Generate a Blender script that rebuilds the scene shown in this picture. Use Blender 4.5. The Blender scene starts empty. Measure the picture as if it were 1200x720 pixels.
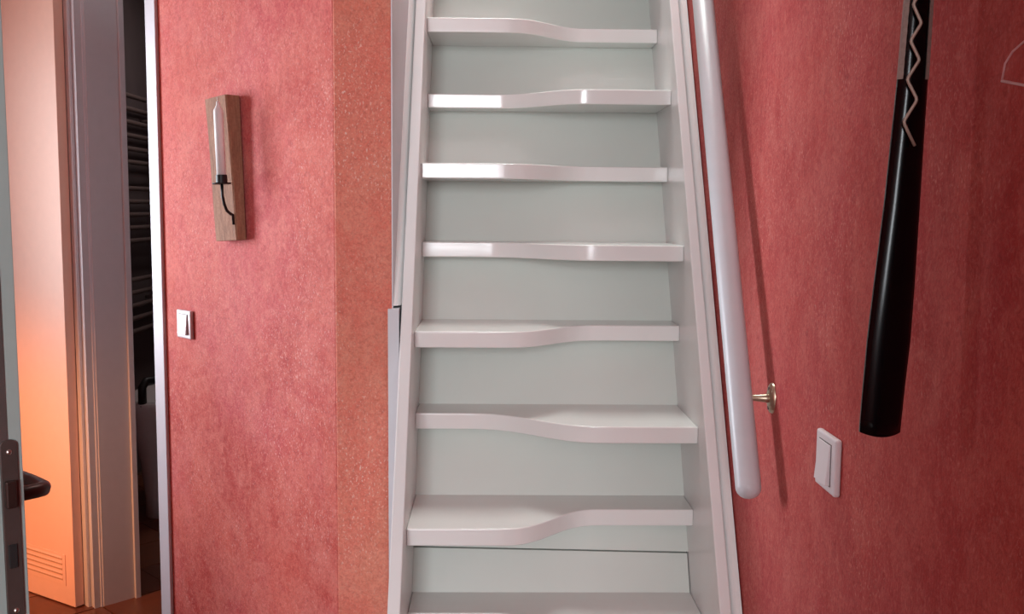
import bpy, bmesh, math, random
from mathutils import Vector, Matrix
random.seed(7)
SC = bpy.context.scene
COL = SC.collection
PI = math.pi

# ------------------------------------------------------------------ camera
cam_d = bpy.data.cameras.new('camera')
cam_d.sensor_fit = 'HORIZONTAL'; cam_d.sensor_width = 36.0
cam_d.lens = 36.0 * 1150.0 / 1200.0
cam_d.clip_start = 0.02
cam = bpy.data.objects.new('camera', cam_d); COL.objects.link(cam)
yaw, pitch, roll = 0.0198, 0.1012, 0.0087
fw = Vector((math.sin(yaw) * math.cos(pitch), math.cos(yaw) * math.cos(pitch), -math.sin(pitch)))
rt = Vector((math.cos(yaw), -math.sin(yaw), 0)); up = rt.cross(fw)
r2 = rt * math.cos(roll) + up * math.sin(roll); u2 = -rt * math.sin(roll) + up * math.cos(roll)
m = Matrix((r2, u2, -fw)).transposed().to_4x4()
m.translation = Vector((-0.131, -1.798, 1.378))
cam.matrix_world = m
SC.camera = cam

# ------------------------------------------------------------------ view, world, lights
SC.view_settings.view_transform = 'Standard'
SC.view_settings.look = 'None'
SC.view_settings.exposure = 0.0
SC.view_settings.gamma = 1.0
SC.view_settings.use_curve_mapping = False
W = bpy.data.worlds.new('world'); SC.world = W; W.use_nodes = True
W.node_tree.nodes['Background'].inputs[0].default_value = (0.80, 0.90, 1.0, 1)
W.node_tree.nodes['Background'].inputs[1].default_value = 1.0


def area(name, loc, target, sx, sy, power, color, spread=PI):
    l = bpy.data.lights.new(name, 'AREA'); l.shape = 'RECTANGLE'; l.size = sx; l.size_y = sy
    l.energy = power; l.color = color; l.spread = spread
    o = bpy.data.objects.new(name, l); COL.objects.link(o)
    o.location = loc
    d = Vector(target) - Vector(loc)
    o.rotation_euler = d.to_track_quat('-Z', 'Y').to_euler()
    return o


# daylight at the window behind the viewer, at the hall window on the left, at the roof light over the stairwell
area('window_daylight', (-0.60, -4.98, 1.76), (-0.45, 0, 1.70), 0.98, 1.20, 122, (0.90, 0.955, 1.0))
area('hall_window_daylight', (-2.93, 0.95, 1.42), (0.35, 0.15, 1.42), 0.80, 1.15, 19, (0.84, 0.92, 1.0), math.radians(85))
area('roof_window_daylight', (0.0, 1.2, 4.3), (0.0, 0.9, 2.0), 0.9, 0.9, 75, (0.92, 1.0, 0.96))
# warm lamp standing in the hall, beside the open door
lp = bpy.data.lights.new('hall_lamp_glow', 'SPOT'); lp.energy = 56; lp.color = (1.0, 0.40, 0.17)
lp.shadow_soft_size = 0.09; lp.spot_size = math.radians(78); lp.spot_blend = 1.0
lo = bpy.data.objects.new('hall_lamp_glow', lp); COL.objects.link(lo)
lo.location = (-2.15, 0.55, 0.62)
lo.rotation_euler = (Vector((-1.72, 1.58, 0.38)) - lo.location).to_track_quat('-Z', 'Y').to_euler()


# added dim fill that lifts the bathroom; no lamp is known there
area('bathroom_fill', (-1.2, 2.9, 2.55), (-1.2, 2.9, 0), 0.25, 0.25, 4.5, (1.0, 0.86, 0.84))

# ------------------------------------------------------------------ materials
def srgb(r, g, b):
    f = lambda c: (c / 255 / 12.92) if c / 255 <= 0.04045 else ((c / 255 + 0.055) / 1.055) ** 2.4
    return (f(r), f(g), f(b), 1)


class NT:
    def __init__(s, name):
        s.m = bpy.data.materials.new(name); s.m.use_nodes = True
        s.t = s.m.node_tree; s.p = s.t.nodes['Principled BSDF']
        s.co = s.t.nodes.new('ShaderNodeTexCoord')

    def n(s, typ, **kw):
        o = s.t.nodes.new(typ)
        for k, v in kw.items():
            if k in o.inputs: o.inputs[k].default_value = v
            else: setattr(o, k, v)
        return o

    def l(s, a, b): s.t.links.new(a, b)

    def mapping(s, scale, src='Object'):
        mp = s.n('ShaderNodeMapping'); mp.inputs['Scale'].default_value = scale
        s.l(s.co.outputs[src], mp.inputs[0]); return mp.outputs[0]

    def noise(s, vec, scale, detail=4, rough=0.6, dist=0.0):
        o = s.n('ShaderNodeTexNoise', Scale=scale, Detail=detail, Roughness=rough, Distortion=dist)
        s.l(vec, o.inputs['Vector']); return o.outputs['Fac']

    def ramp(s, fac, *stops):
        r = s.n('ShaderNodeValToRGB'); e = r.color_ramp.elements
        while len(e) < len(stops): e.new(0.5)
        for x, (p, c) in zip(e, stops): x.position = p; x.color = c
        s.l(fac, r.inputs[0]); return r.outputs[0]

    def mix(s, fac, a, b, blend='MIX'):
        o = s.n('ShaderNodeMix'); o.data_type = 'RGBA'; o.blend_type = blend
        for v, i in ((fac, 0), (a, 6), (b, 7)):
            if isinstance(v, bpy.types.NodeSocket): s.l(v, o.inputs[i])
            else: o.inputs[i].default_value = v
        return o.outputs[2]

    def bump(s, h, strength, dist=0.002):
        b = s.n('ShaderNodeBump', Strength=strength, Distance=dist)
        s.l(h, b.inputs['Height']); s.l(b.outputs[0], s.p.inputs['Normal'])


def G(v): return (v, v, v, 1)


def plain(name, col, rough=0.5, metal=0.0, bump=0.0, spec=0.5, var=0.06, scale=30):
    t = NT(name); v = t.mapping((1, 1, 1)); f = t.noise(v, scale)
    dark = tuple(c * (1 - var) for c in col[:3]) + (1,)
    lite = tuple(min(1, c * (1 + var)) for c in col[:3]) + (1,)
    t.l(t.ramp(f, (0.3, dark), (0.7, lite)), t.p.inputs['Base Color'])
    t.p.inputs['Roughness'].default_value = rough; t.p.inputs['Metallic'].default_value = metal
    t.p.inputs['Specular IOR Level'].default_value = spec
    if bump: t.bump(f, bump)
    return t.m


def limewash(name, base, low, tint, pale, speck, speck_amt, brush=(1, 1, 0.22)):
    """sponged and brushed limewash: broad tonal drift, brush streaks, pale flecks"""
    t = NT(name); v = t.mapping((1, 1, 1)); vb = t.mapping(brush)
    broad = t.noise(v, 2.2, 5, 0.62, 0.6)
    mid = t.noise(v, 9.0, 6, 0.68, 0.9)
    streak = t.noise(vb, 46, 5, 0.7, 0.4)
    fine = t.noise(v, 260, 3, 0.6)
    dab = t.noise(v, 85, 4, 0.7, 1.2)
    c = t.ramp(broad, (0.34, low), (0.62, base))
    c = t.mix(t.ramp(t.noise(v, 3.1, 4, 0.6, 0.4), (0.44, G(0)), (0.66, G(0.7))), c, tint)
    c = t.mix(t.ramp(mid, (0.42, G(0)), (0.74, G(0.5))), c, pale)
    c = t.mix(t.ramp(streak, (0.45, G(0)), (0.8, G(0.3))), c, pale)
    dk = tuple(x * 0.62 for x in low[:3]) + (1,)
    c = t.mix(t.ramp(streak, (0.22, G(0.3)), (0.46, G(0))), c, dk)
    c = t.mix(t.ramp(dab, (0.50, G(0)), (0.72, G(0.55))), c, pale)
    c = t.mix(t.ramp(dab, (0.30, G(0.45)), (0.47, G(0))), c, dk)
    # flecks gathered into drifts
    vf = t.mapping((1, 1, 0.6))
    fl = t.noise(vf, 270, 2, 0.5, 0.5)
    dr = t.noise(v, 4.0, 4, 0.65)
    flm = t.n('ShaderNodeMath', operation='MULTIPLY')
    t.l(t.ramp(fl, (0.59, G(0)), (0.69, G(1))), flm.inputs[0])
    t.l(t.ramp(dr, (0.42, G(0.12)), (0.68, G(1))), flm.inputs[1])
    fm2 = t.n('ShaderNodeMath', operation='MULTIPLY'); t.l(flm.outputs[0], fm2.inputs[0]); fm2.inputs[1].default_value = speck_amt
    c = t.mix(fm2.outputs[0], c, speck)
    c = t.mix(t.ramp(fine, (0.3, G(0.16)), (0.6, G(0))), c, G(0.05))
    t.l(c, t.p.inputs['Base Color'])
    t.p.inputs['Roughness'].default_value = 0.72
    t.p.inputs['Specular IOR Level'].default_value = 0.25
    add = t.n('ShaderNodeMath', operation='ADD'); t.l(streak, add.inputs[0]); t.l(fine, add.inputs[1])
    t.bump(add.outputs[0], 0.28, 0.003)
    return t.m


def gloss(name, col, rough, wob=0.05, chip=False):
    """hand-painted gloss lacquer with slight brush waviness"""
    t = NT(name); v = t.mapping((0.6, 6, 6)); f = t.noise(v, 7, 3, 0.5); g = t.noise(t.mapping((1, 1, 1)), 3, 3)
    t.l(t.ramp(g, (0.3, tuple(c * 0.95 for c in col[:3]) + (1,)), (0.7, col)), t.p.inputs['Base Color'])
    t.p.inputs['Roughness'].default_value = rough
    t.p.inputs['Specular IOR Level'].default_value = 0.55
    t.bump(f, wob, 0.004)
    return t.m


M_left = limewash('limewash_rose', srgb(212, 99, 85), srgb(186, 66, 60), srgb(204, 88, 94), srgb(230, 142, 128), srgb(240, 190, 182), 0.6, (1, 1, 0.5))
M_mid = limewash('limewash_terracotta', srgb(230, 130, 110), srgb(222, 110, 96), srgb(212, 134, 106), srgb(236, 162, 138), srgb(246, 214, 200), 0.9, (1, 1, 0.5))
M_right = limewash('limewash_crimson', srgb(188, 76, 70), srgb(166, 50, 50), srgb(178, 62, 66), srgb(206, 116, 106), srgb(228, 168, 156), 0.55)
M_stair = gloss('white_gloss_paint', srgb(234, 233, 230), 0.16)
M_riser = gloss('white_satin_paint', srgb(216, 221, 214), 0.34, 0.03)
M_string = gloss('white_stringer_paint', srgb(232, 231, 230), 0.3, 0.03)
M_white = plain('white_trim_paint', srgb(208, 207, 212), 0.4, var=0.02)
M_rail = plain('white_rail_lacquer', srgb(202, 204, 208), 0.36, var=0.02)
M_door = plain('white_door_paint_lamp_tint', srgb(246, 202, 178), 0.45, var=0.02)  # white door; the apricot puts part of the warm lamp glow into the paint
M_frame = plain('grey_white_frame_paint', srgb(200, 198, 200), 0.4, var=0.02)
M_leaf = plain('pale_door_lacquer', srgb(160, 176, 172), 0.4, var=0.03)
M_brown = plain('dark_brown', srgb(84, 74, 72), 0.5)
M_bronze = plain('dark_bronze', srgb(66, 50, 46), 0.38, metal=0.6, var=0.12)
M_steel = plain('brushed_steel', srgb(190, 184, 178), 0.3, metal=1.0)
M_nickel = plain('aged_nickel', srgb(186, 170, 148), 0.34, metal=0.9, var=0.1)
M_plastic = plain('white_plastic', srgb(222, 216, 218), 0.35, var=0.01)
M_black = plain('black_lacquered_plastic', srgb(4, 4, 6), 0.16, var=0.2, spec=0.2)
M_iron = plain('black_wrought_iron', srgb(16, 16, 18), 0.45, var=0.2)
M_strip = plain('grey_edge_strip', srgb(150, 138, 130), 0.5, var=0.15, scale=200)
M_wire = plain('dull_grey_wire', srgb(176, 164, 150), 0.4, metal=0.3)
M_hanger = plain('pinkish_white_wire', srgb(214, 176, 178), 0.45)
M_wax = plain('white_candle_wax', srgb(248, 248, 246), 0.5, var=0.01)
M_wick = plain('pale_wick', srgb(222, 212, 200), 0.8)
M_dark = plain('dark_gap', srgb(28, 24, 24), 0.8)
M_ceil = plain('ceiling_white', srgb(226, 220, 216), 0.8, var=0.02)
M_grout = plain('grout_brown', srgb(112, 84, 66), 0.9)
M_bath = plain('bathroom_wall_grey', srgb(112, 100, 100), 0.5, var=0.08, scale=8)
M_ceramic = plain('white_ceramic', srgb(222, 218, 216), 0.15, var=0.02)
M_radiator = plain('dull_bronze_radiator', srgb(120, 104, 100), 0.4, var=0.04)
M_slot = plain('slot_shade_tan', srgb(196, 150, 118), 0.7)  # tan stands in for the shade inside the vent slots
M_plate = plain('grey_brown_plate', srgb(92, 82, 78), 0.4, metal=0.5, var=0.1)
M_out = plain('outside_plaster', srgb(200, 200, 196), 0.9)


def make_wood():
    t = NT('rough_sawn_oak'); v = t.mapping((9, 9, 1.2))
    f = t.noise(v, 9, 8, 0.7, 1.4); g = t.noise(t.mapping((1, 1, 1)), 160, 3)
    c = t.ramp(f, (0.25, srgb(120, 84, 66)), (0.5, srgb(164, 118, 92)), (0.75, srgb(186, 142, 114)))
    c = t.mix(t.ramp(g, (0.3, G(0.25)), (0.6, G(0))), c, srgb(84, 58, 46))
    t.l(c, t.p.inputs['Base Color']); t.p.inputs['Roughness'].default_value = 0.8
    t.bump(f, 0.5, 0.003); return t.m


M_wood = make_wood()


def make_tile(i):
    t = NT('terracotta_tile'); v = t.mapping((1, 1, 1))
    f = t.noise(v, 14, 5, 0.65)
    a = [(126, 70, 46), (134, 78, 52), (118, 66, 46)][i]
    t.l(t.ramp(f, (0.3, srgb(*[x * 0.86 for x in a])), (0.7, srgb(*a))), t.p.inputs['Base Color'])
    t.p.inputs['Roughness'].default_value = 0.3; t.bump(f, 0.08); return t.m


M_tiles = [make_tile(i) for i in range(3)]


# ------------------------------------------------------------------ mesh helpers
def link(name, bm, mat, parent=None, smooth=False):
    bmesh.ops.recalc_face_normals(bm, faces=bm.faces)
    me = bpy.data.meshes.new(name); bm.to_mesh(me); bm.free()
    me.materials.append(mat)
    if smooth:
        for p in me.polygons: p.use_smooth = True
    o = bpy.data.objects.new(name, me); COL.objects.link(o)
    if parent: o.parent = parent
    return o


def bevel(o, w, seg=2, angle=35):
    b = o.modifiers.new('bevel', 'BEVEL'); b.width = w; b.segments = seg
    b.limit_method = 'ANGLE'; b.angle_limit = math.radians(angle)
    return o


def add_box(bm, x0, x1, y0, y1, z0, z1, M=None):
    vs = [bm.verts.new((x, y, z)) for z in (z0, z1) for y in (y0, y1) for x in (x0, x1)]
    for f in ((0, 1, 3, 2), (4, 6, 7, 5), (0, 4, 5, 1), (2, 3, 7, 6), (0, 2, 6, 4), (1, 5, 7, 3)):
        bm.faces.new([vs[i] for i in f])
    if M is not None: bmesh.ops.transform(bm, matrix=M, verts=vs)
    return vs


def box(name, x0, x1, y0, y1, z0, z1, mat, parent=None, M=None, bev=0):
    bm = bmesh.new(); add_box(bm, x0, x1, y0, y1, z0, z1, M)
    o = link(name, bm, mat, parent)
    if bev: bevel(o, bev)
    return o


def prism(bm, pts, axis, a0, a1):
    """extrude the polygon pts along axis ('x': pts are (y,z); 'y': (x,z); 'z': (x,y))"""
    def mk(p, a): return {'x': (a, p[0], p[1]), 'y': (p[0], a, p[1]), 'z': (p[0], p[1], a)}[axis]
    A = [bm.verts.new(mk(p, a0)) for p in pts]; B = [bm.verts.new(mk(p, a1)) for p in pts]
    bm.faces.new(A); bm.faces.new(B[::-1])
    n = len(pts)
    for i in range(n): bm.faces.new((A[i], A[(i + 1) % n], B[(i + 1) % n], B[i]))
    return A + B


def sweep(bm, pts, r, n=12, cap=True, radii=None, flat=1.0):
    """round tube along a list of points"""
    P = [Vector(p) for p in pts]; rings = []; prev = None
    for i, p in enumerate(P):
        t = (P[min(i + 1, len(P) - 1)] - P[max(i - 1, 0)]).normalized()
        if prev is None:
            a = Vector((0, 0, 1)) if abs(t.z) < 0.9 else Vector((0, 1, 0))
            u = t.cross(a).normalized()
        else:
            u = (prev - t * prev.dot(t)).normalized()
        prev = u; w = t.cross(u); rr = radii[i] if radii else r
        rings.append([bm.verts.new(p + u * math.cos(2 * PI * k / n) * rr + w * math.sin(2 * PI * k / n) * rr * flat) for k in range(n)])
    for A, B in zip(rings, rings[1:]):
        for k in range(n): bm.faces.new((A[k], A[(k + 1) % n], B[(k + 1) % n], B[k]))
    if cap: bm.faces.new(rings[0][::-1]); bm.faces.new(rings[-1])


def tube(name, pts, r, mat, parent=None, n=12, radii=None, flat=1.0):
    bm = bmesh.new(); sweep(bm, pts, r, n, True, radii, flat)
    return link(name, bm, mat, parent, smooth=True)


def lathe(bm, prof, n=24, M=None):
    rings = []
    for (r, z) in prof:
        if r < 1e-6: rings.append([bm.verts.new((0, 0, z))])
        else: rings.append([bm.verts.new((r * math.cos(2 * PI * k / n), r * math.sin(2 * PI * k / n), z)) for k in range(n)])
    for A, B in zip(rings, rings[1:]):
        for k in range(n):
            k2 = (k + 1) % n
            if len(A) == 1 and len(B) > 1: bm.faces.new((A[0], B[k2], B[k]))
            elif len(B) == 1 and len(A) > 1: bm.faces.new((A[k], A[k2], B[0]))
            elif len(A) > 1: bm.faces.new((A[k], A[k2], B[k2], B[k]))
    if M is not None: bmesh.ops.transform(bm, matrix=M, verts=[v for r in rings for v in r])


def thing(name, label, cat, loc=(0, 0, 0), M=None, group=None):
    o = bpy.data.objects.new(name, None); COL.objects.link(o); o.empty_display_size = 0.05
    if M is not None: o.matrix_world = M
    else: o.location = loc
    o['label'] = label; o['category'] = cat
    if group: o['group'] = group
    return o


def struct(o, label=None):
    o['kind'] = 'structure'
    if label: o['label'] = label
    return o


def root_struct(name, label=None, M=None):
    o = bpy.data.objects.new(name, None); COL.objects.link(o)
    if M is not None: o.matrix_world = M
    return struct(o, label)


def frame_m(origin, xa, ya):
    """local frame: x along xa, y along ya, z up"""
    xa = Vector(xa).normalized(); ya = Vector(ya).normalized(); za = xa.cross(ya)
    M = Matrix((xa, ya, za)).transposed().to_4x4(); M.translation = Vector(origin); return M


# ------------------------------------------------------------------ room shell
YP = 0.271                         # plane of the wall the stairs pass through
XR = 0.345                         # face of the right wall
XJ = -0.342                        # white lining left of the stairs
CX, CY = -0.462, 0.271             # corner where the oblique left wall starts
S2 = math.sqrt(0.5)
ZC = 2.60
# oblique wall: local x runs from the corner away to the left, local y into the room
ML = frame_m((CX, CY, 0), (-S2, S2, 0), (-S2, -S2, 0))
# the recessed wall with the bathroom door, local x to the left, y into the room
MO = frame_m((-1.478, 1.452, 0), (-S2, S2, 0), (-S2, -S2, 0))

struct(box('wall_right', XR, XR + 0.12, -5.17, 2.6, -0.1, 4.6, M_right), 'crimson limewashed wall right of the stairs')
bm = bmesh.new(); prism(bm, [(CX, YP), (-0.3438, YP), (-0.3438, YP + 0.12), (CX - 0.06, YP + 0.12)], 'z', 0, ZC)
struct(bevel(link('wall_center', bm, M_mid), 0.003), 'narrow terracotta strip of wall left of the stairs')
bm = bmesh.new(); add_box(bm, 0.0006, 0.80, -0.13, 0.0, 0, ZC, ML)
struct(bevel(link('wall_left', bm, M_left), 0.004), 'rose limewashed wall carrying the candle holder')
struct(box('trim_1', XJ - 0.03, XJ, YP + 0.002, 2.3, 0, 4.6, M_white), 'white lining board left of the staircase')
# white casing on the free end of the oblique wall
bm = bmesh.new()
add_box(bm, 0.757, 0.812, 0.0, 0.009, 0, 2.25, ML); add_box(bm, 0.800, 0.812, -0.14, 0.0, 0, 2.25, ML)
struct(bevel(link('trim_2', bm, M_white), 0.002), 'white casing at the end of the rose wall')
# recessed wall with the doorway, its left part and lintel, and the hall side walls
bm = bmesh.new(); add_box(bm, 0.11, 1.55, -0.14, 0, 0, ZC, MO); add_box(bm, -0.75, 0.11, -0.14, 0, 2.30, ZC, MO)
add_box(bm, -0.75, -0.62, -0.14, 0, 0, 2.30, MO)
struct(link('wall_hall', bm, M_left), 'wall around the bathroom doorway')
bm = bmesh.new()
add_box(bm, -3.12, -3.0, -0.06, 0.50, 0, ZC); add_box(bm, -3.12, -3.0, 1.40, 2.75, 0, ZC)
add_box(bm, -3.12, -3.0, 0.50, 1.40, 0, 0.80); add_box(bm, -3.12, -3.0, 0.50, 1.40, 2.05, ZC)
struct(link('wall_hall_end', bm, M_left), 'far end wall of the hall')
struct(box('wall_partition', -3.12, -1.345, -0.06, 0.25, 0, ZC, M_mid))  # unseen; thickened so it keeps hall daylight off the near right wall
struct(box('wall_side', -3.12, -3.0, -5.05, -0.1, 0, ZC, M_right))
bm = bmesh.new()
add_box(bm, -3.12, -1.11, -5.17, -5.05, 0, ZC); add_box(bm, -0.09, 0.465, -5.17, -5.05, 0, ZC)
add_box(bm, -1.11, -0.09, -5.17, -5.05, 0, 1.13); add_box(bm, -1.11, -0.09, -5.17, -5.05, 2.39, ZC)
struct(link('wall_back', bm, M_mid))
struct(box('wall_shade_pier', 0.0, XR, -3.0, -1.95, 0, ZC, M_right), 'added unseen red pier behind the viewer, shading the right wall')  # added out of view to darken the near end of the right wall
# ceiling with the stairwell opening
bm = bmesh.new()
add_box(bm, -3.12, -0.372, -5.17, 2.75, ZC, ZC + 0.15); add_box(bm, -0.372, 0.465, -5.17, 0.10, ZC, ZC + 0.15)
struct(link('ceiling', bm, M_ceil))
bm = bmesh.new()
add_box(bm, -0.372, XR, 2.3, 2.4, 0, 4.6); add_box(bm, -0.372, XR, -0.02, 0.10, ZC + 0.15, 4.6)
add_box(bm, -0.372, XJ, 0.10, YP, ZC, 4.6)
struct(link('wall_stairwell', bm, M_white))
struct(box('floor_upper', -0.342, XR, 1.62, 2.3, ZC - 0.12, ZC, M_stair))


def window(name, M, w, h, loc_label):
    """white casement: frame, mullion, sill, two panes; local x along the wall, y outwards, z up"""
    r = root_struct(name, loc_label, M)
    bm = bmesh.new()
    for a in ((-w / 2, -w / 2 + 0.05, 0, h), (w / 2 - 0.05, w / 2, 0, h), (-w / 2 + 0.05, w / 2 - 0.05, 0, 0.05), (-w / 2 + 0.05, w / 2 - 0.05, h - 0.05, h)):
        add_box(bm, a[0], a[1], 0.03, 0.09, a[2], a[3])
    link('window_frame', bm, M_white, r)
    box('mullion', -0.03, 0.03, 0.03, 0.09, 0.05, h - 0.05, M_white, r)
    box('window_sill', -w / 2, w / 2, -0.10, 0.03, -0.03, 0.0, M_white, r)
    return r


window('window_1', frame_m((-0.60, -5.05, 1.13), (-1, 0, 0), (0, -1, 0)), 1.02, 1.26, 'white window behind the viewer')
window('window_2', frame_m((-3.0, 0.95, 0.80), (0, 1, 0), (-1, 0, 0)), 0.90, 1.25, 'white window at the end of the hall')

# bathroom beyond the doorway
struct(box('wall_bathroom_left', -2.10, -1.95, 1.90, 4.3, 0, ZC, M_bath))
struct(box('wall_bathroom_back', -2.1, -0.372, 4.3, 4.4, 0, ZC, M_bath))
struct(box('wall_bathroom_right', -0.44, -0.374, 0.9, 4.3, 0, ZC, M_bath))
struct(box('ceiling_bathroom', -2.1, -0.372, 2.75, 4.4, ZC, ZC + 0.15, M_ceil))

# floor: bed plus terracotta tiles in the part that the doorway shows
fl = root_struct('floor', 'brown terracotta tiled floor')
box('floor_bed', -3.12, 0.465, -5.17, 4.4, -0.12, -0.004, M_grout, fl)
tm = {}
T = 0.25
for i in range(3):
    bm = bmesh.new(); add_box(bm, 0.0025, T - 0.0025, 0.0025, T - 0.0025, -0.004, 0.004)
    me = bpy.data.meshes.new('tile'); bm.to_mesh(me); bm.free(); me.materials.append(M_tiles[i]); tm[i] = me
n_t = 0
for i in range(-16, 18):
    for j in range(-16, 18):
        px, py = -1.463 + (-S2 * (i + 0.5) - S2 * (j + 0.5)) * T, 1.474 + (S2 * (i + 0.5) - S2 * (j + 0.5)) * T
        if -2.75 < px < -0.6 and -0.3 < py < 3.2 and n_t < 290:
            # keep to the side of the room seen through the doorway
            if px > -1.0 and py > 0.2: continue
            o = bpy.data.objects.new('tile', tm[random.randrange(3)]); COL.objects.link(o); o.parent = fl
            o.matrix_local = frame_m((-1.463 + (-S2 * i - S2 * j) * T, 1.474 + (S2 * i - S2 * j) * T, random.uniform(-0.0008, 0.0008)), (-S2, S2, 0), (-S2, -S2, 0))
            n_t += 1
box('floor_slab', -0.6, XR, -5.05, 2.3, -0.004, 0.0, M_tiles[0], fl)
box('floor_slab', -3.0, -0.6, -5.05, -0.42, -0.004, 0.0, M_tiles[0], fl)

# ------------------------------------------------------------------ the staircase
RISE, GO, Z0 = 0.185, 0.103, 0.555
SL = GO / RISE
HW = 0.300                          # half the clear width
TH = 0.036                          # tread thickness
BACK = 0.232                        # back of a tread behind its nosing
SHORT = 0.128                       # how far the short side lies back
stair = thing('paddle_staircase', 'steep white-painted staircase with alternating wavy paddle treads between red walls', 'staircase')


def yz(z): return (z - Z0) * SL


def sstep(t): t = max(0, min(1, t)); return t * t * t * (t * (6 * t - 15) + 10)


for side, x0, x1 in (('l', -HW - 0.024, -HW), ('r', HW, HW + 0.022)):
    bm = bmesh.new()
    zt = 2.60; f0 = -0.067; b0 = BACK + 0.045
    pts = [(yz(0) + f0, 0.0), (yz(0) + b0, 0.0), (yz(zt) + b0, zt), (yz(zt) + f0, zt)]
    prism(bm, pts, 'x', x0, x1)
    bevel(link('stringer', bm, M_string, stair), 0.0025)

# treads: a wavy front edge that swings from the long to the short side
WAVE = {1: (-0.085, 0.075), 2: (-0.150, 0.075), 3: (-0.080, 0.090), 4: (-0.120, 0.080), 5: (-0.080, 0.090), 6: (-0.100, 0.075), 7: (-0.070, 0.090)}


def tread(k, z, y):
    a, b = WAVE.get(k, (-0.10, 0.08)); h = 0.11 * (b - a); a -= h; b += h; long_left = (k % 2 == 1)
    pts = []
    n = 44
    for i in range(n + 1):
        x = -HW + 2 * HW * i / n
        s = sstep((x - a) / (b - a) * 0.9 + 0.05) if a - 0.03 < x < b + 0.03 else (0 if x < a else 1)
        f = s if long_left else 1 - s
        pts.append((x, y + f * SHORT))
    pts += [(HW, y + BACK + 0.02), (-HW, y + BACK + 0.02)]
    bm = bmesh.new(); prism(bm, pts, 'z', z - TH, z)
    o = link('tread', bm, M_stair, stair, smooth=True); o.data.set_sharp_from_angle(angle=math.radians(40))
    bevel(o, 0.0032, 3, 50).modifiers[-1].harden_normals = True
    return o


for k in range(0, 12):
    tread(k, Z0 + k * RISE, k * GO)
for k, z in ((-1, 0.37), (-2, 0.185)):
    tread(k, z, k * GO)
# riser boards lie in the pitch of the stairs, each between the back of a tread and the underside of the next
for k in range(-3, 11):
    z0, z1 = Z0 + k * RISE, Z0 + (k + 1) * RISE - TH
    if k == -3: z0 = 0.0
    zs = [(z0, z1)]
    if k == 0: zs = [(z0, z0 + 0.0775), (z0 + 0.0820, z1)]
    for i, (a, b) in enumerate(zs):
        off = BACK + (0.005 if (k == 0 and i == 0) else 0)
        bm = bmesh.new()
        prism(bm, [(yz(a) + off, a), (yz(a) + off + 0.016, a), (yz(b) + off + 0.016, b), (yz(b) + off, b)], 'x', -HW, HW - (0.002 if (k == 0 and i == 0) else 0))
        if k == 0:                                     # the joint between the two lowest boards runs out of level
            ze = b if i == 0 else a
            for v in bm.verts:
                if abs(v.co.z - ze) < 1e-5: v.co.z -= v.co.x * 0.017; v.co.y -= v.co.x * 0.017 * SL
        link('riser', bm, M_riser, stair)
bm = bmesh.new(); a, b = Z0 - 0.02, Z0 + RISE
prism(bm, [(yz(a) + BACK + 0.0165, a), (yz(a) + BACK + 0.022, a), (yz(b) + BACK + 0.022, b), (yz(b) + BACK + 0.0165, b)], 'x', -HW, HW)
link('backing_board', bm, M_dark, stair)


def quarter_round(x_wall, sgn, zlo, zhi, f0, r=0.019, rd=0.026):
    """moulding in the corner between a side wall and the stringer: convex front, swept along the pitch"""
    prof = [(0, 0.03)] + [(r * math.sin(t * PI / 2 / 6) , 0.0 - 0.0 + rd * (1 - math.cos(t * PI / 2 / 6))) for t in range(7)] + [(r, 0.03)]
    bm = bmesh.new(); A = []; B = []
    for (u, v) in prof:
        x = x_wall + sgn * u
        A.append(bm.verts.new((x, yz(zlo) + f0 + v, zlo))); B.append(bm.verts.new((x, yz(zhi) + f0 + v, zhi)))
    bm.faces.new(A); bm.faces.new(B[::-1])
    for i in range(len(A)): bm.faces.new((A[i], A[(i + 1) % len(A)], B[(i + 1) % len(A)], B[i]))
    return link('moulding', bm, M_string, stair)


quarter_round(XJ, 1, 1.168, 2.58, -0.062, 0.018)
quarter_round(0.3422, -1, 0.0, 2.58, -0.066, 0.0200)
# white filler beside the stringer below the point where the stairs pass through the wall
fb = box('trim_3', -0.3515, -0.3282, YP - 0.011, YP + 0.06, 0, 1.163, M_white); struct(fb, 'white filler strip beside the left stringer')

# ------------------------------------------------------------------ handrail
hr = thing('handrail', 'round white handrail sloping up along the right wall beside the stairs', 'handrail')
P0, P1 = Vector((0.2925, -0.235, 0.905)), Vector((0.2930, 0.250, 1.810))
D = (P1 - P0).normalized(); PE = P1 + D * 0.75
R = 0.0212
bm = bmesh.new()
pts = []; rad = []
for t in (0, 0.12, 0.3, 0.55, 0.8, 1.0):
    pts.append(P0 + D * (R * 0.9 * t)); rad.append(max(0.002, R * math.sqrt(max(0, 1 - (1 - t) ** 2))))
pts += [P0 + D * 0.4, PE]; rad += [R, R]
sweep(bm, pts, R, 24, True, rad)
link('rail_bar', bm, M_rail, hr, smooth=True)


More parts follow.
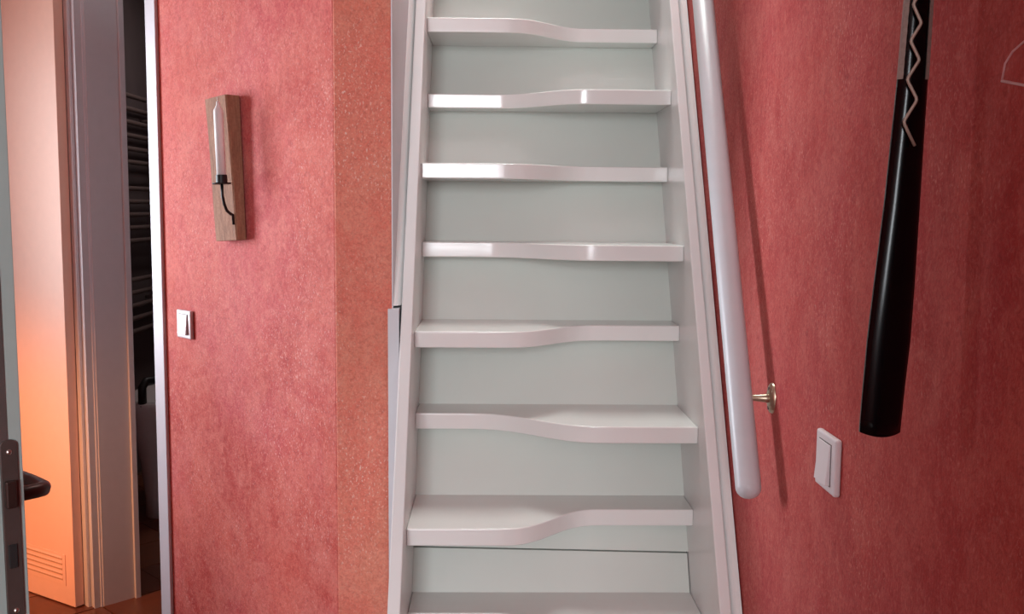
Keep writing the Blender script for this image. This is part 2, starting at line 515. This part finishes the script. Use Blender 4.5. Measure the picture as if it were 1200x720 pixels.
def rail_bracket(t):
    c = P0 + D * t; by = c.y - 0.012; bz = c.z - 0.0
    br = None
    bm = bmesh.new()
    lathe(bm, [(0, 0.0075), (0.009, 0.0072), (0.0130, 0.0055), (0.0150, 0.003), (0.0155, 0)], 24)
    bmesh.ops.transform(bm, matrix=Matrix.Translation((XR, by, bz)) @ Matrix.Rotation(-PI / 2, 4, 'Y') @ Matrix.Diagonal((1.72, 1.25, 1, 1)), verts=bm.verts)
    br = link('wall_plate', bm, M_nickel, hr, smooth=True); bevel(br, 0.001)
    tube('bracket_arm', [(XR, by, bz), (XR - 0.012, by, bz), (XR - 0.024, by + 0.002, bz), (XR - 0.036, by + 0.008, bz - 0.001), (0.30, c.y, c.z - 0.008)], 0.006, M_nickel, hr, 12, [0.010, 0.0075, 0.006, 0.0055, 0.007])
    for dz in (-0.0165, 0.0165):
        bm = bmesh.new(); lathe(bm, [(0, 0.0078), (0.0030, 0.0075), (0.0036, 0.0045)], 12, Matrix.Translation((XR, by, bz + dz)) @ Matrix.Rotation(-PI / 2, 4, 'Y'))
        link('screw', bm, M_brown, br)


rail_bracket(0.175)
rail_bracket(1.45)

# ------------------------------------------------------------------ light switches
def light_switch(M, label, size=0.073):
    """face in the local xz plane, y towards the room"""
    t = thing('light_switch', label, 'light switch', M=M)
    k = size / 0.073
    o = box('cover_plate', -0.0365 * k, 0.0365 * k, 0, 0.0095, -0.0365 * k, 0.0365 * k, M_plastic, t); bevel(o, 0.0035, 3)
    bm = bmesh.new(); add_box(bm, -0.0225 * k, 0.0225 * k, 0.0095, 0.0100, -0.0270 * k, 0.0270 * k); link('gap', bm, M_brown, t)
    bm = bmesh.new()
    prism(bm, [(0.0095, -0.0260 * k), (0.0165, -0.0260 * k), (0.0115, 0.0260 * k), (0.0095, 0.0260 * k)], 'x', -0.0215 * k, 0.0215 * k)
    bevel(link('rocker', bm, M_plastic, t), 0.0015)
    return t


Mx = ML @ Matrix.Translation((0.645, 0, 1.072))
light_switch(Mx, 'white rocker light switch on the rose wall under the candle holder, beside the doorway')
light_switch(frame_m((XR, -0.461, 1.027), (0, 1, 0), (-1, 0, 0)), 'white rocker light switch on the dark red right wall below the handrail end', 0.080)

# ------------------------------------------------------------------ candle holder and candle
MS = ML @ Matrix.Translation((0.343, 0, 1.297)) @ Matrix.Rotation(math.radians(3.2), 4, 'Y')
cs = thing('candle_sconce', 'rough wooden beam on the rose wall with a black iron candle arm', 'candle holder', M=MS)
bm = bmesh.new()
# beam: x from its right side to the left, y out of the wall, with a ridge that wanders and a skewed front
rows = [(0.0, 0.0285, 0.0), (0.08, 0.0305, 0.001), (0.165, 0.033, 0.0), (0.25, 0.036, -0.001), (0.334, 0.0395, 0.0)]
rings = []
for z, th, dy in rows:
    prof = [(0.0, 0.004), (0.0005, th - 0.003 + dy), (0.004 + dy, th), (0.050, th + 0.001 - dy), (0.0965, th - 0.001 + dy), (0.098, th - 0.003), (0.097, 0.004)]
    rings.append([bm.verts.new((x, y, z)) for x, y in prof])
for A, B in zip(rings, rings[1:]):
    for i in range(len(A)): bm.faces.new((A[i], A[(i + 1) % len(A)], B[(i + 1) % len(A)], B[i]))
bm.faces.new(rings[0]); bm.faces.new(rings[-1][::-1])
bevel(link('beam', bm, M_wood, cs), 0.0012)
box('spacer', 0.012, 0.088, 0.0, 0.0045, 0.02, 0.31, M_dark, cs)
CXs, CYs, CZs = -0.003, 0.062, 0.128
tube('arm', [(0.008, 0.0300, 0.036), (0.008, 0.0310, 0.058), (0.007, 0.037, 0.0605), (0.005, 0.048, 0.068), (0.001, 0.056, 0.083), (-0.002, 0.0615, 0.102), (CXs, CYs, CZs)], 0.0035, M_iron, cs, 10)
bm = bmesh.new(); lathe(bm, [(0, 0.0), (0.020, 0.0), (0.0215, 0.0012), (0.0215, 0.0028), (0.012, 0.0022), (0, 0.0022)], 28, Matrix.Translation((CXs, CYs, CZs)))
link('drip_tray', bm, M_iron, cs, smooth=True)
bm = bmesh.new(); lathe(bm, [(0.0118, 0.002), (0.0128, 0.002), (0.0128, 0.021), (0.0112, 0.021), (0.0112, 0.004), (0, 0.004)], 24, Matrix.Translation((CXs, CYs, CZs)))
link('candle_cup', bm, M_iron, cs)
Mc = MS @ Matrix.Translation((CXs, CYs, CZs + 0.004))
cd = thing('candle', 'slim white candle standing in the black iron cup of the wooden beam', 'candle', M=Mc)
bm = bmesh.new(); lathe(bm, [(0, 0), (0.0107, 0), (0.0107, 0.160), (0.0098, 0.1645), (0.0062, 0.1715), (0.0044, 0.1755), (0.0038, 0.183), (0, 0.1835)], 28)
o = link('wax_body', bm, M_wax, cd, smooth=True)
tube('wick', [(0, 0, 0.182), (0.0006, 0, 0.188), (0.0012, 0, 0.193)], 0.0016, M_wick, cd, 8)

# ------------------------------------------------------------------ coat rail above the frame, shoehorn, hanger
rk = thing('coat_rail', 'white wooden coat rail with steel pegs on the right wall above the shoehorn', 'coat rail')
box('board', XR - 0.018, XR, -1.45, -0.62, 1.66, 1.74, M_white, rk, bev=0.003)
for y in (-0.80, -1.12, -1.36):
    tube('peg', [(XR - 0.012, y, 1.69), (XR - 0.075, y, 1.695), (XR - 0.082, y, 1.70), (XR - 0.085, y, 1.715)], 0.005, M_steel, rk, 10)

sh = thing('shoehorn', 'long black shoehorn hanging on the right wall with grey edge strips and zigzag wire', 'shoehorn')
YS = -0.80
rows = [(1.147, 0.2540, 0.2965, 0), (1.16, 0.2543, 0.2972, 0), (1.20, 0.2560, 0.2995, 0), (1.244, 0.2580, 0.3025, 0), (1.30, 0.2622, 0.3040, 0), (1.384, 0.2690, 0.3052, 0), (1.45, 0.2730, 0.3060, 0), (1.508, 0.2765, 0.3070, 0), (1.588, 0.2797, 0.3080, 0), (1.66, 0.2832, 0.3100, 0), (1.72, 0.288, 0.311, 0)]
bm = bmesh.new(); NX = 10; grid = []
for z, xl, xr, _ in rows:
    line = []
    for i in range(NX + 1):
        u = i / NX * 2 - 1
        x = (xl + xr) / 2 + (xr - xl) / 2 * u
        curl = 0.006 * (1 - u * u)                     # trough shape, hollow away from the viewer
        zz = z - (0.004 * (1 - u * u) if z < 1.15 else 0)
        line.append((x, YS - curl + 0.003, zz))
    grid.append(line)
V1 = [[bm.verts.new(p) for p in l] for l in grid]
V2 = [[bm.verts.new((p[0], p[1] + 0.0035, p[2])) for p in l] for l in grid]
for V, fl_ in ((V1, 1), (V2, 0)):
    for A, B in zip(V, V[1:]):
        for i in range(NX): bm.faces.new((A[i], A[i + 1], B[i + 1], B[i]))
for i in range(NX):
    bm.faces.new((V1[0][i], V2[0][i], V2[0][i + 1], V1[0][i + 1])); bm.faces.new((V1[-1][i], V1[-1][i + 1], V2[-1][i + 1], V2[-1][i]))
for a in range(len(V1) - 1):
    for i in (0, NX): bm.faces.new((V1[a][i], V1[a + 1][i], V2[a + 1][i], V2[a][i]))
link('blade', bm, M_black, sh, smooth=True)


def lerp_row(z):
    for a, b in zip(rows, rows[1:]):
        if a[0] <= z <= b[0]:
            t = (z - a[0]) / (b[0] - a[0]); return a[1] + (b[1] - a[1]) * t, a[2] + (b[2] - a[2]) * t
    return rows[-1][1], rows[-1][2]


for sgn in (-1, 1):
    bm = bmesh.new(); prev = None
    N = 40
    for i in range(N + 1):
        z = 1.510 + 0.20 * i / N
        xl, xr = lerp_row(z); xo = xl if sgn < 0 else xr
        w = (0.0030 if sgn < 0 else 0.0044) * -sgn
        rdg = 0.0006 if i % 2 else 0.0
        q = [(xo - w * 0.05, YS + 0.0068, z), (xo - w * 0.05, YS + 0.0016 - rdg, z), (xo + w, YS - 0.0016 - rdg, z), (xo + w, YS + 0.0040, z)]
        ring = [bm.verts.new(p) for p in q]
        if prev:
            for k in range(4): bm.faces.new((prev[k], prev[(k + 1) % 4], ring[(k + 1) % 4], ring[k]))
        else: bm.faces.new(ring)
        prev = ring
    bm.faces.new(prev[::-1]); link('edge_strip', bm, M_strip, sh)
# zigzag wire in front of the blade
zz = [(0.2902, 1.4428), (0.2776, 1.4663), (0.2905, 1.4882), (0.2792, 1.5081), (0.2908, 1.5274), (0.2808, 1.5455), (0.2910, 1.5629), (0.2816, 1.5809), (0.2920, 1.5990), (0.2826, 1.6170), (0.2930, 1.6350), (0.2890, 1.6550)]
pts = []
for i, (x, z) in enumerate(zz):
    p = Vector((x, YS - 0.0125, z))
    if 0 < i < len(zz) - 1:
        a = Vector((zz[i - 1][0], YS - 0.0125, zz[i - 1][1])); b = Vector((zz[i + 1][0], YS - 0.0125, zz[i + 1][1]))
        pts += [p + (a - p) * 0.12, p + ((a - p) + (b - p)) * 0.03, p + (b - p) * 0.12]
    else: pts.append(p)
tube('zigzag_wire', pts, 0.00165, M_wire, sh, 8)
tube('loop', [(0.2990, YS + 0.004, 1.705), (0.292, YS + 0.002, 1.715), (0.280, YS, 1.7165), (0.268, YS - 0.004, 1.709), (0.270, YS - 0.008, 1.700), (0.29, YS - 0.009, 1.694)], 0.0018, M_black, sh, 8)

hg = thing('coat_hanger', 'thin pinkish wire coat hanger at the right edge of the photo near the shoehorn', 'hanger')
Hc = Vector((0.2536, -1.048, 1.4766))
dirh = Vector((0.06, -1.0, 0)).normalized()
bot = Hc + dirh * 0.36 + Vector((0, 0, -0.083))
mid = (Hc + bot) / 2; top = mid + Vector((0, 0, 0.125)); nk = top + Vector((0, 0, 0.02))
UZ = Vector((0, 0, 1))
shoulder = [Hc, Hc + dirh * 0.003 + UZ * 0.0125, Hc + dirh * 0.012 + UZ * 0.020, Hc + dirh * 0.031 + UZ * 0.027, Hc + dirh * 0.075 + UZ * 0.042, Hc + dirh * 0.13 + UZ * 0.062, top]
pts = [nk] + shoulder[::-1]
right = [bot, bot + UZ * 0.0125 - dirh * 0.003, bot + UZ * 0.030 - dirh * 0.012, bot + UZ * 0.060 - dirh * 0.035, bot + UZ * 0.110 - dirh * 0.10, top - UZ * 0.002]
bm = bmesh.new()
sweep(bm, pts, 0.0008, 8); sweep(bm, [Hc, mid, bot], 0.0011, 8); sweep(bm, right, 0.0008, 8)
link('wire_frame', bm, M_hanger, hg, smooth=True)
pegy = -1.12; pegp = Vector((XR - 0.07, pegy, 1.701))
tube('hook', [nk - Vector((0, 0, 0.03)), nk, nk + Vector((0, 0.01, 0.03)), (pegp + nk) / 2 + Vector((0.005, 0, 0.03)), pegp + Vector((0, -0.012, 0.0)), pegp, pegp + Vector((0, 0.012, -0.006))], 0.0016, M_hanger, hg, 8)

# ------------------------------------------------------------------ bathroom door (open, folded back) and its frame
dr = root_struct('door_1', 'white bathroom door folded back into the hall, lit and tinted orange, with a vent grille')
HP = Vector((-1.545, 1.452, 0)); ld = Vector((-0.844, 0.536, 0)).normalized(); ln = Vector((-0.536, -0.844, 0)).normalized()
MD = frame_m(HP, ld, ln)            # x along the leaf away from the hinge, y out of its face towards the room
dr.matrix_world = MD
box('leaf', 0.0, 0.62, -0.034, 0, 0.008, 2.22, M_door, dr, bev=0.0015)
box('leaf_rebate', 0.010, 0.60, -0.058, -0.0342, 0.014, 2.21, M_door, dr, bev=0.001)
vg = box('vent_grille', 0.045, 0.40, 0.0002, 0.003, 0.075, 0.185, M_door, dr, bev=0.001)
for i in range(5):
    z = 0.092 + i * 0.018
    bm = bmesh.new(); add_box(bm, 0.060, 0.385, 0.003, 0.0036, z, z + 0.0055)
    link('slot', bm, M_slot, vg)
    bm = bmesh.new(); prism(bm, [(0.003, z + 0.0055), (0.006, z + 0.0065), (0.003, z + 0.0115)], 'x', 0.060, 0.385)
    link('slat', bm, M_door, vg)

fr = root_struct('trim_4', 'grey-white door frame of the bathroom doorway', MO)
# local x to the left, y towards the room: casing, rebate step, deep lining, inner step
box('casing', 0.028, 0.110, 0.0, 0.012, 0, 2.30, M_frame, fr, bev=0.003)
box('rebate', 0.006, 0.060, -0.028, 0.0, 0, 2.30, M_frame, fr, bev=0.001)
box('sealing_strip', 0.003, 0.030, -0.034, -0.022, 0, 2.28, M_white, fr, bev=0.002)
box('lining', 0.0, 0.110, -0.138, -0.030, 0, 2.30, M_frame, fr, bev=0.0015)
box('inner_casing', -0.010, 0.060, -0.158, -0.1385, 0, 2.30, M_frame, fr, bev=0.002)
box('lining', -0.620, -0.600, -0.158, 0.012, 0, 2.30, M_frame, fr)
box('head_lining', -0.600, 0.0, -0.138, 0.012, 2.26, 2.30, M_frame, fr)
for z in (0.424, 1.825):
    h = tube('hinge', [Vector(MD @ Vector((-0.004, -0.054, z - 0.038))), Vector(MD @ Vector((-0.004, -0.054, z + 0.038)))], 0.0085, M_steel, None, 14)
    h.parent = dr; h.matrix_parent_inverse = MD.inverted()

# ------------------------------------------------------------------ near door at the left edge
d2 = root_struct('door_2', 'pale door seen edge-on at the left edge, with a dark lock plate and lever')
DE = Vector((-0.7015, -0.608, 0)); dd = Vector((-S2, S2, 0)); dn = Vector((S2, S2, 0))
M2 = Matrix.Translation((0.0040 - 0.004, 0, 0)) @ Matrix.Rotation(-0.0044, 4, 'Y') @ frame_m(DE, dd, -dn)           # x along the leaf from its free edge, y to the left face, z up
d2.matrix_world = M2
box('leaf', 0.0, 0.83, 0.0, 0.0415, 0.012, 2.02, M_leaf, d2, bev=0.0012)
box('leaf_lip', 0.012, 0.83, 0.0416, 0.056, 0.012, 2.02, M_leaf, d2, bev=0.0012)
box('rebate_shade', -0.0012, 0.004, 0.0165, 0.0255, 0.012, 2.02, M_brown, d2)  # step shadow of the rebate, painted as a brown strip
bm = bmesh.new()
PW, PZ0, PZ1 = 0.0100, 0.868, 1.096
pc = 0.0165
outl = [(pc + PW * math.cos(a), PZ1 - PW * 0.7 + PW * 0.7 * math.sin(a)) for a in [PI * i / 8 for i in range(9)]] + [(pc + PW * math.cos(a), PZ0 + PW * 0.7 + PW * 0.7 * math.sin(a)) for a in [PI + PI * i / 8 for i in range(9)]]
A = [bm.verts.new((-0.0032, y, z)) for y, z in outl]; B = [bm.verts.new((0.001, y, z)) for y, z in outl]
bm.faces.new(A); bm.faces.new(B[::-1])
for i in range(len(A)): bm.faces.new((A[i], A[(i + 1) % len(A)], B[(i + 1) % len(A)], B[i]))
lk = link('lock_plate', bm, M_plate, d2); bevel(lk, 0.0008)
bm = bmesh.new(); prism(bm, [(-0.0032, 1.012), (-0.012, 1.012), (-0.0032, 1.0)], 'y', 0, 0)
bm.free()
box('latch', -0.0105, -0.0032, pc - 0.005, pc + 0.0075, 1.012, 1.046, M_bronze, lk, bev=0.002)
box('bolt', -0.0055, -0.0032, pc - 0.004, pc + 0.006, 0.936, 0.966, M_dark, lk, bev=0.001)
for z in (0.8815, 1.0805):
    bm = bmesh.new(); lathe(bm, [(0, 0.002), (0.0028, 0.0014), (0.0036, 0)], 12, Matrix.Translation((-0.0032, pc, z)) @ Matrix.Rotation(-PI / 2, 4, 'Y'))
    link('screw', bm, M_steel, lk, smooth=True)
# lever: neck out of the right face, elbow, grip running back along the leaf
hd = tube('door_handle', [(0.055, -0.0, 1.010), (0.055, -0.022, 1.010), (0.056, -0.036, 1.010), (0.060, -0.044, 1.0095), (0.070, -0.0485, 1.009), (0.11, -0.049, 1.008), (0.175, -0.047, 1.006)], 0.0095, M_bronze, d2, 16, None, 1.0)
bm = bmesh.new(); lathe(bm, [(0, 0.006), (0.022, 0.006), (0.0245, 0.003), (0.0245, 0)], 28, Matrix.Translation((0.055, 0, 1.010)) @ Matrix.Rotation(PI / 2, 4, 'X'))
link('rosette', bm, M_bronze, d2, smooth=True)

# ------------------------------------------------------------------ things in the dark bathroom
tr = thing('towel_radiator', 'dull ladder towel radiator in the dark bathroom beyond the doorway', 'radiator')
wd = Vector((0, 1, 0)); wn = Vector((1, 0, 0))
RO = Vector((-1.9495, 2.1, 0))
def rp(s, o, z): return RO + wd * s + wn * o + Vector((0, 0, z))
for s in (0.62, 1.32):
    tube('post', [rp(s, 0.06, 0.72), rp(s, 0.06, 1.92)], 0.016, M_radiator, tr, 12)
for s in (0.68, 1.26):
    for z in (0.9, 1.8): tube('wall_fixing', [rp(s, 0.0, z), rp(s, 0.06, z)], 0.01, M_radiator, tr, 8)
for i in range(19):
    if i in (5, 6, 12): continue
    z = 0.76 + i * 0.063
    tube('bar', [rp(0.62, 0.075, z), rp(1.32, 0.075, z)], 0.012, M_radiator, tr, 10)

bt = thing('bidet', 'white ceramic bidet with a black tap in the dark bathroom behind the casing', 'bidet', (-1.60, 2.62, 0))
bm = bmesh.new()
rings = []
for z, sx, sy, oy in ((0.0, 0.10, 0.20, 0.0), (0.08, 0.095, 0.19, 0.0), (0.25, 0.11, 0.22, 0.0), (0.40, 0.15, 0.27, 0.0), (0.50, 0.17, 0.29, 0), (0.53, 0.172, 0.292, 0), (0.535, 0.15, 0.265, 0), (0.47, 0.11, 0.20, 0), (0.44, 0.04, 0.07, 0)):
    rings.append([bm.verts.new((sx * math.cos(a), oy + sy * math.sin(a), z)) for a in [2 * PI * k / 28 for k in range(28)]])
for A, B in zip(rings, rings[1:]):
    for k in range(28): bm.faces.new((A[k], A[(k + 1) % 28], B[(k + 1) % 28], B[k]))
bm.faces.new(rings[0][::-1]); bm.faces.new(rings[-1])
link('bowl', bm, M_ceramic, bt, smooth=True)
tube('tap', [(-0.02, -0.27, 0.52), (-0.02, -0.27, 0.60), (-0.01, -0.25, 0.625), (0.02, -0.19, 0.62), (0.03, -0.16, 0.60)], 0.018, M_iron, bt, 12)
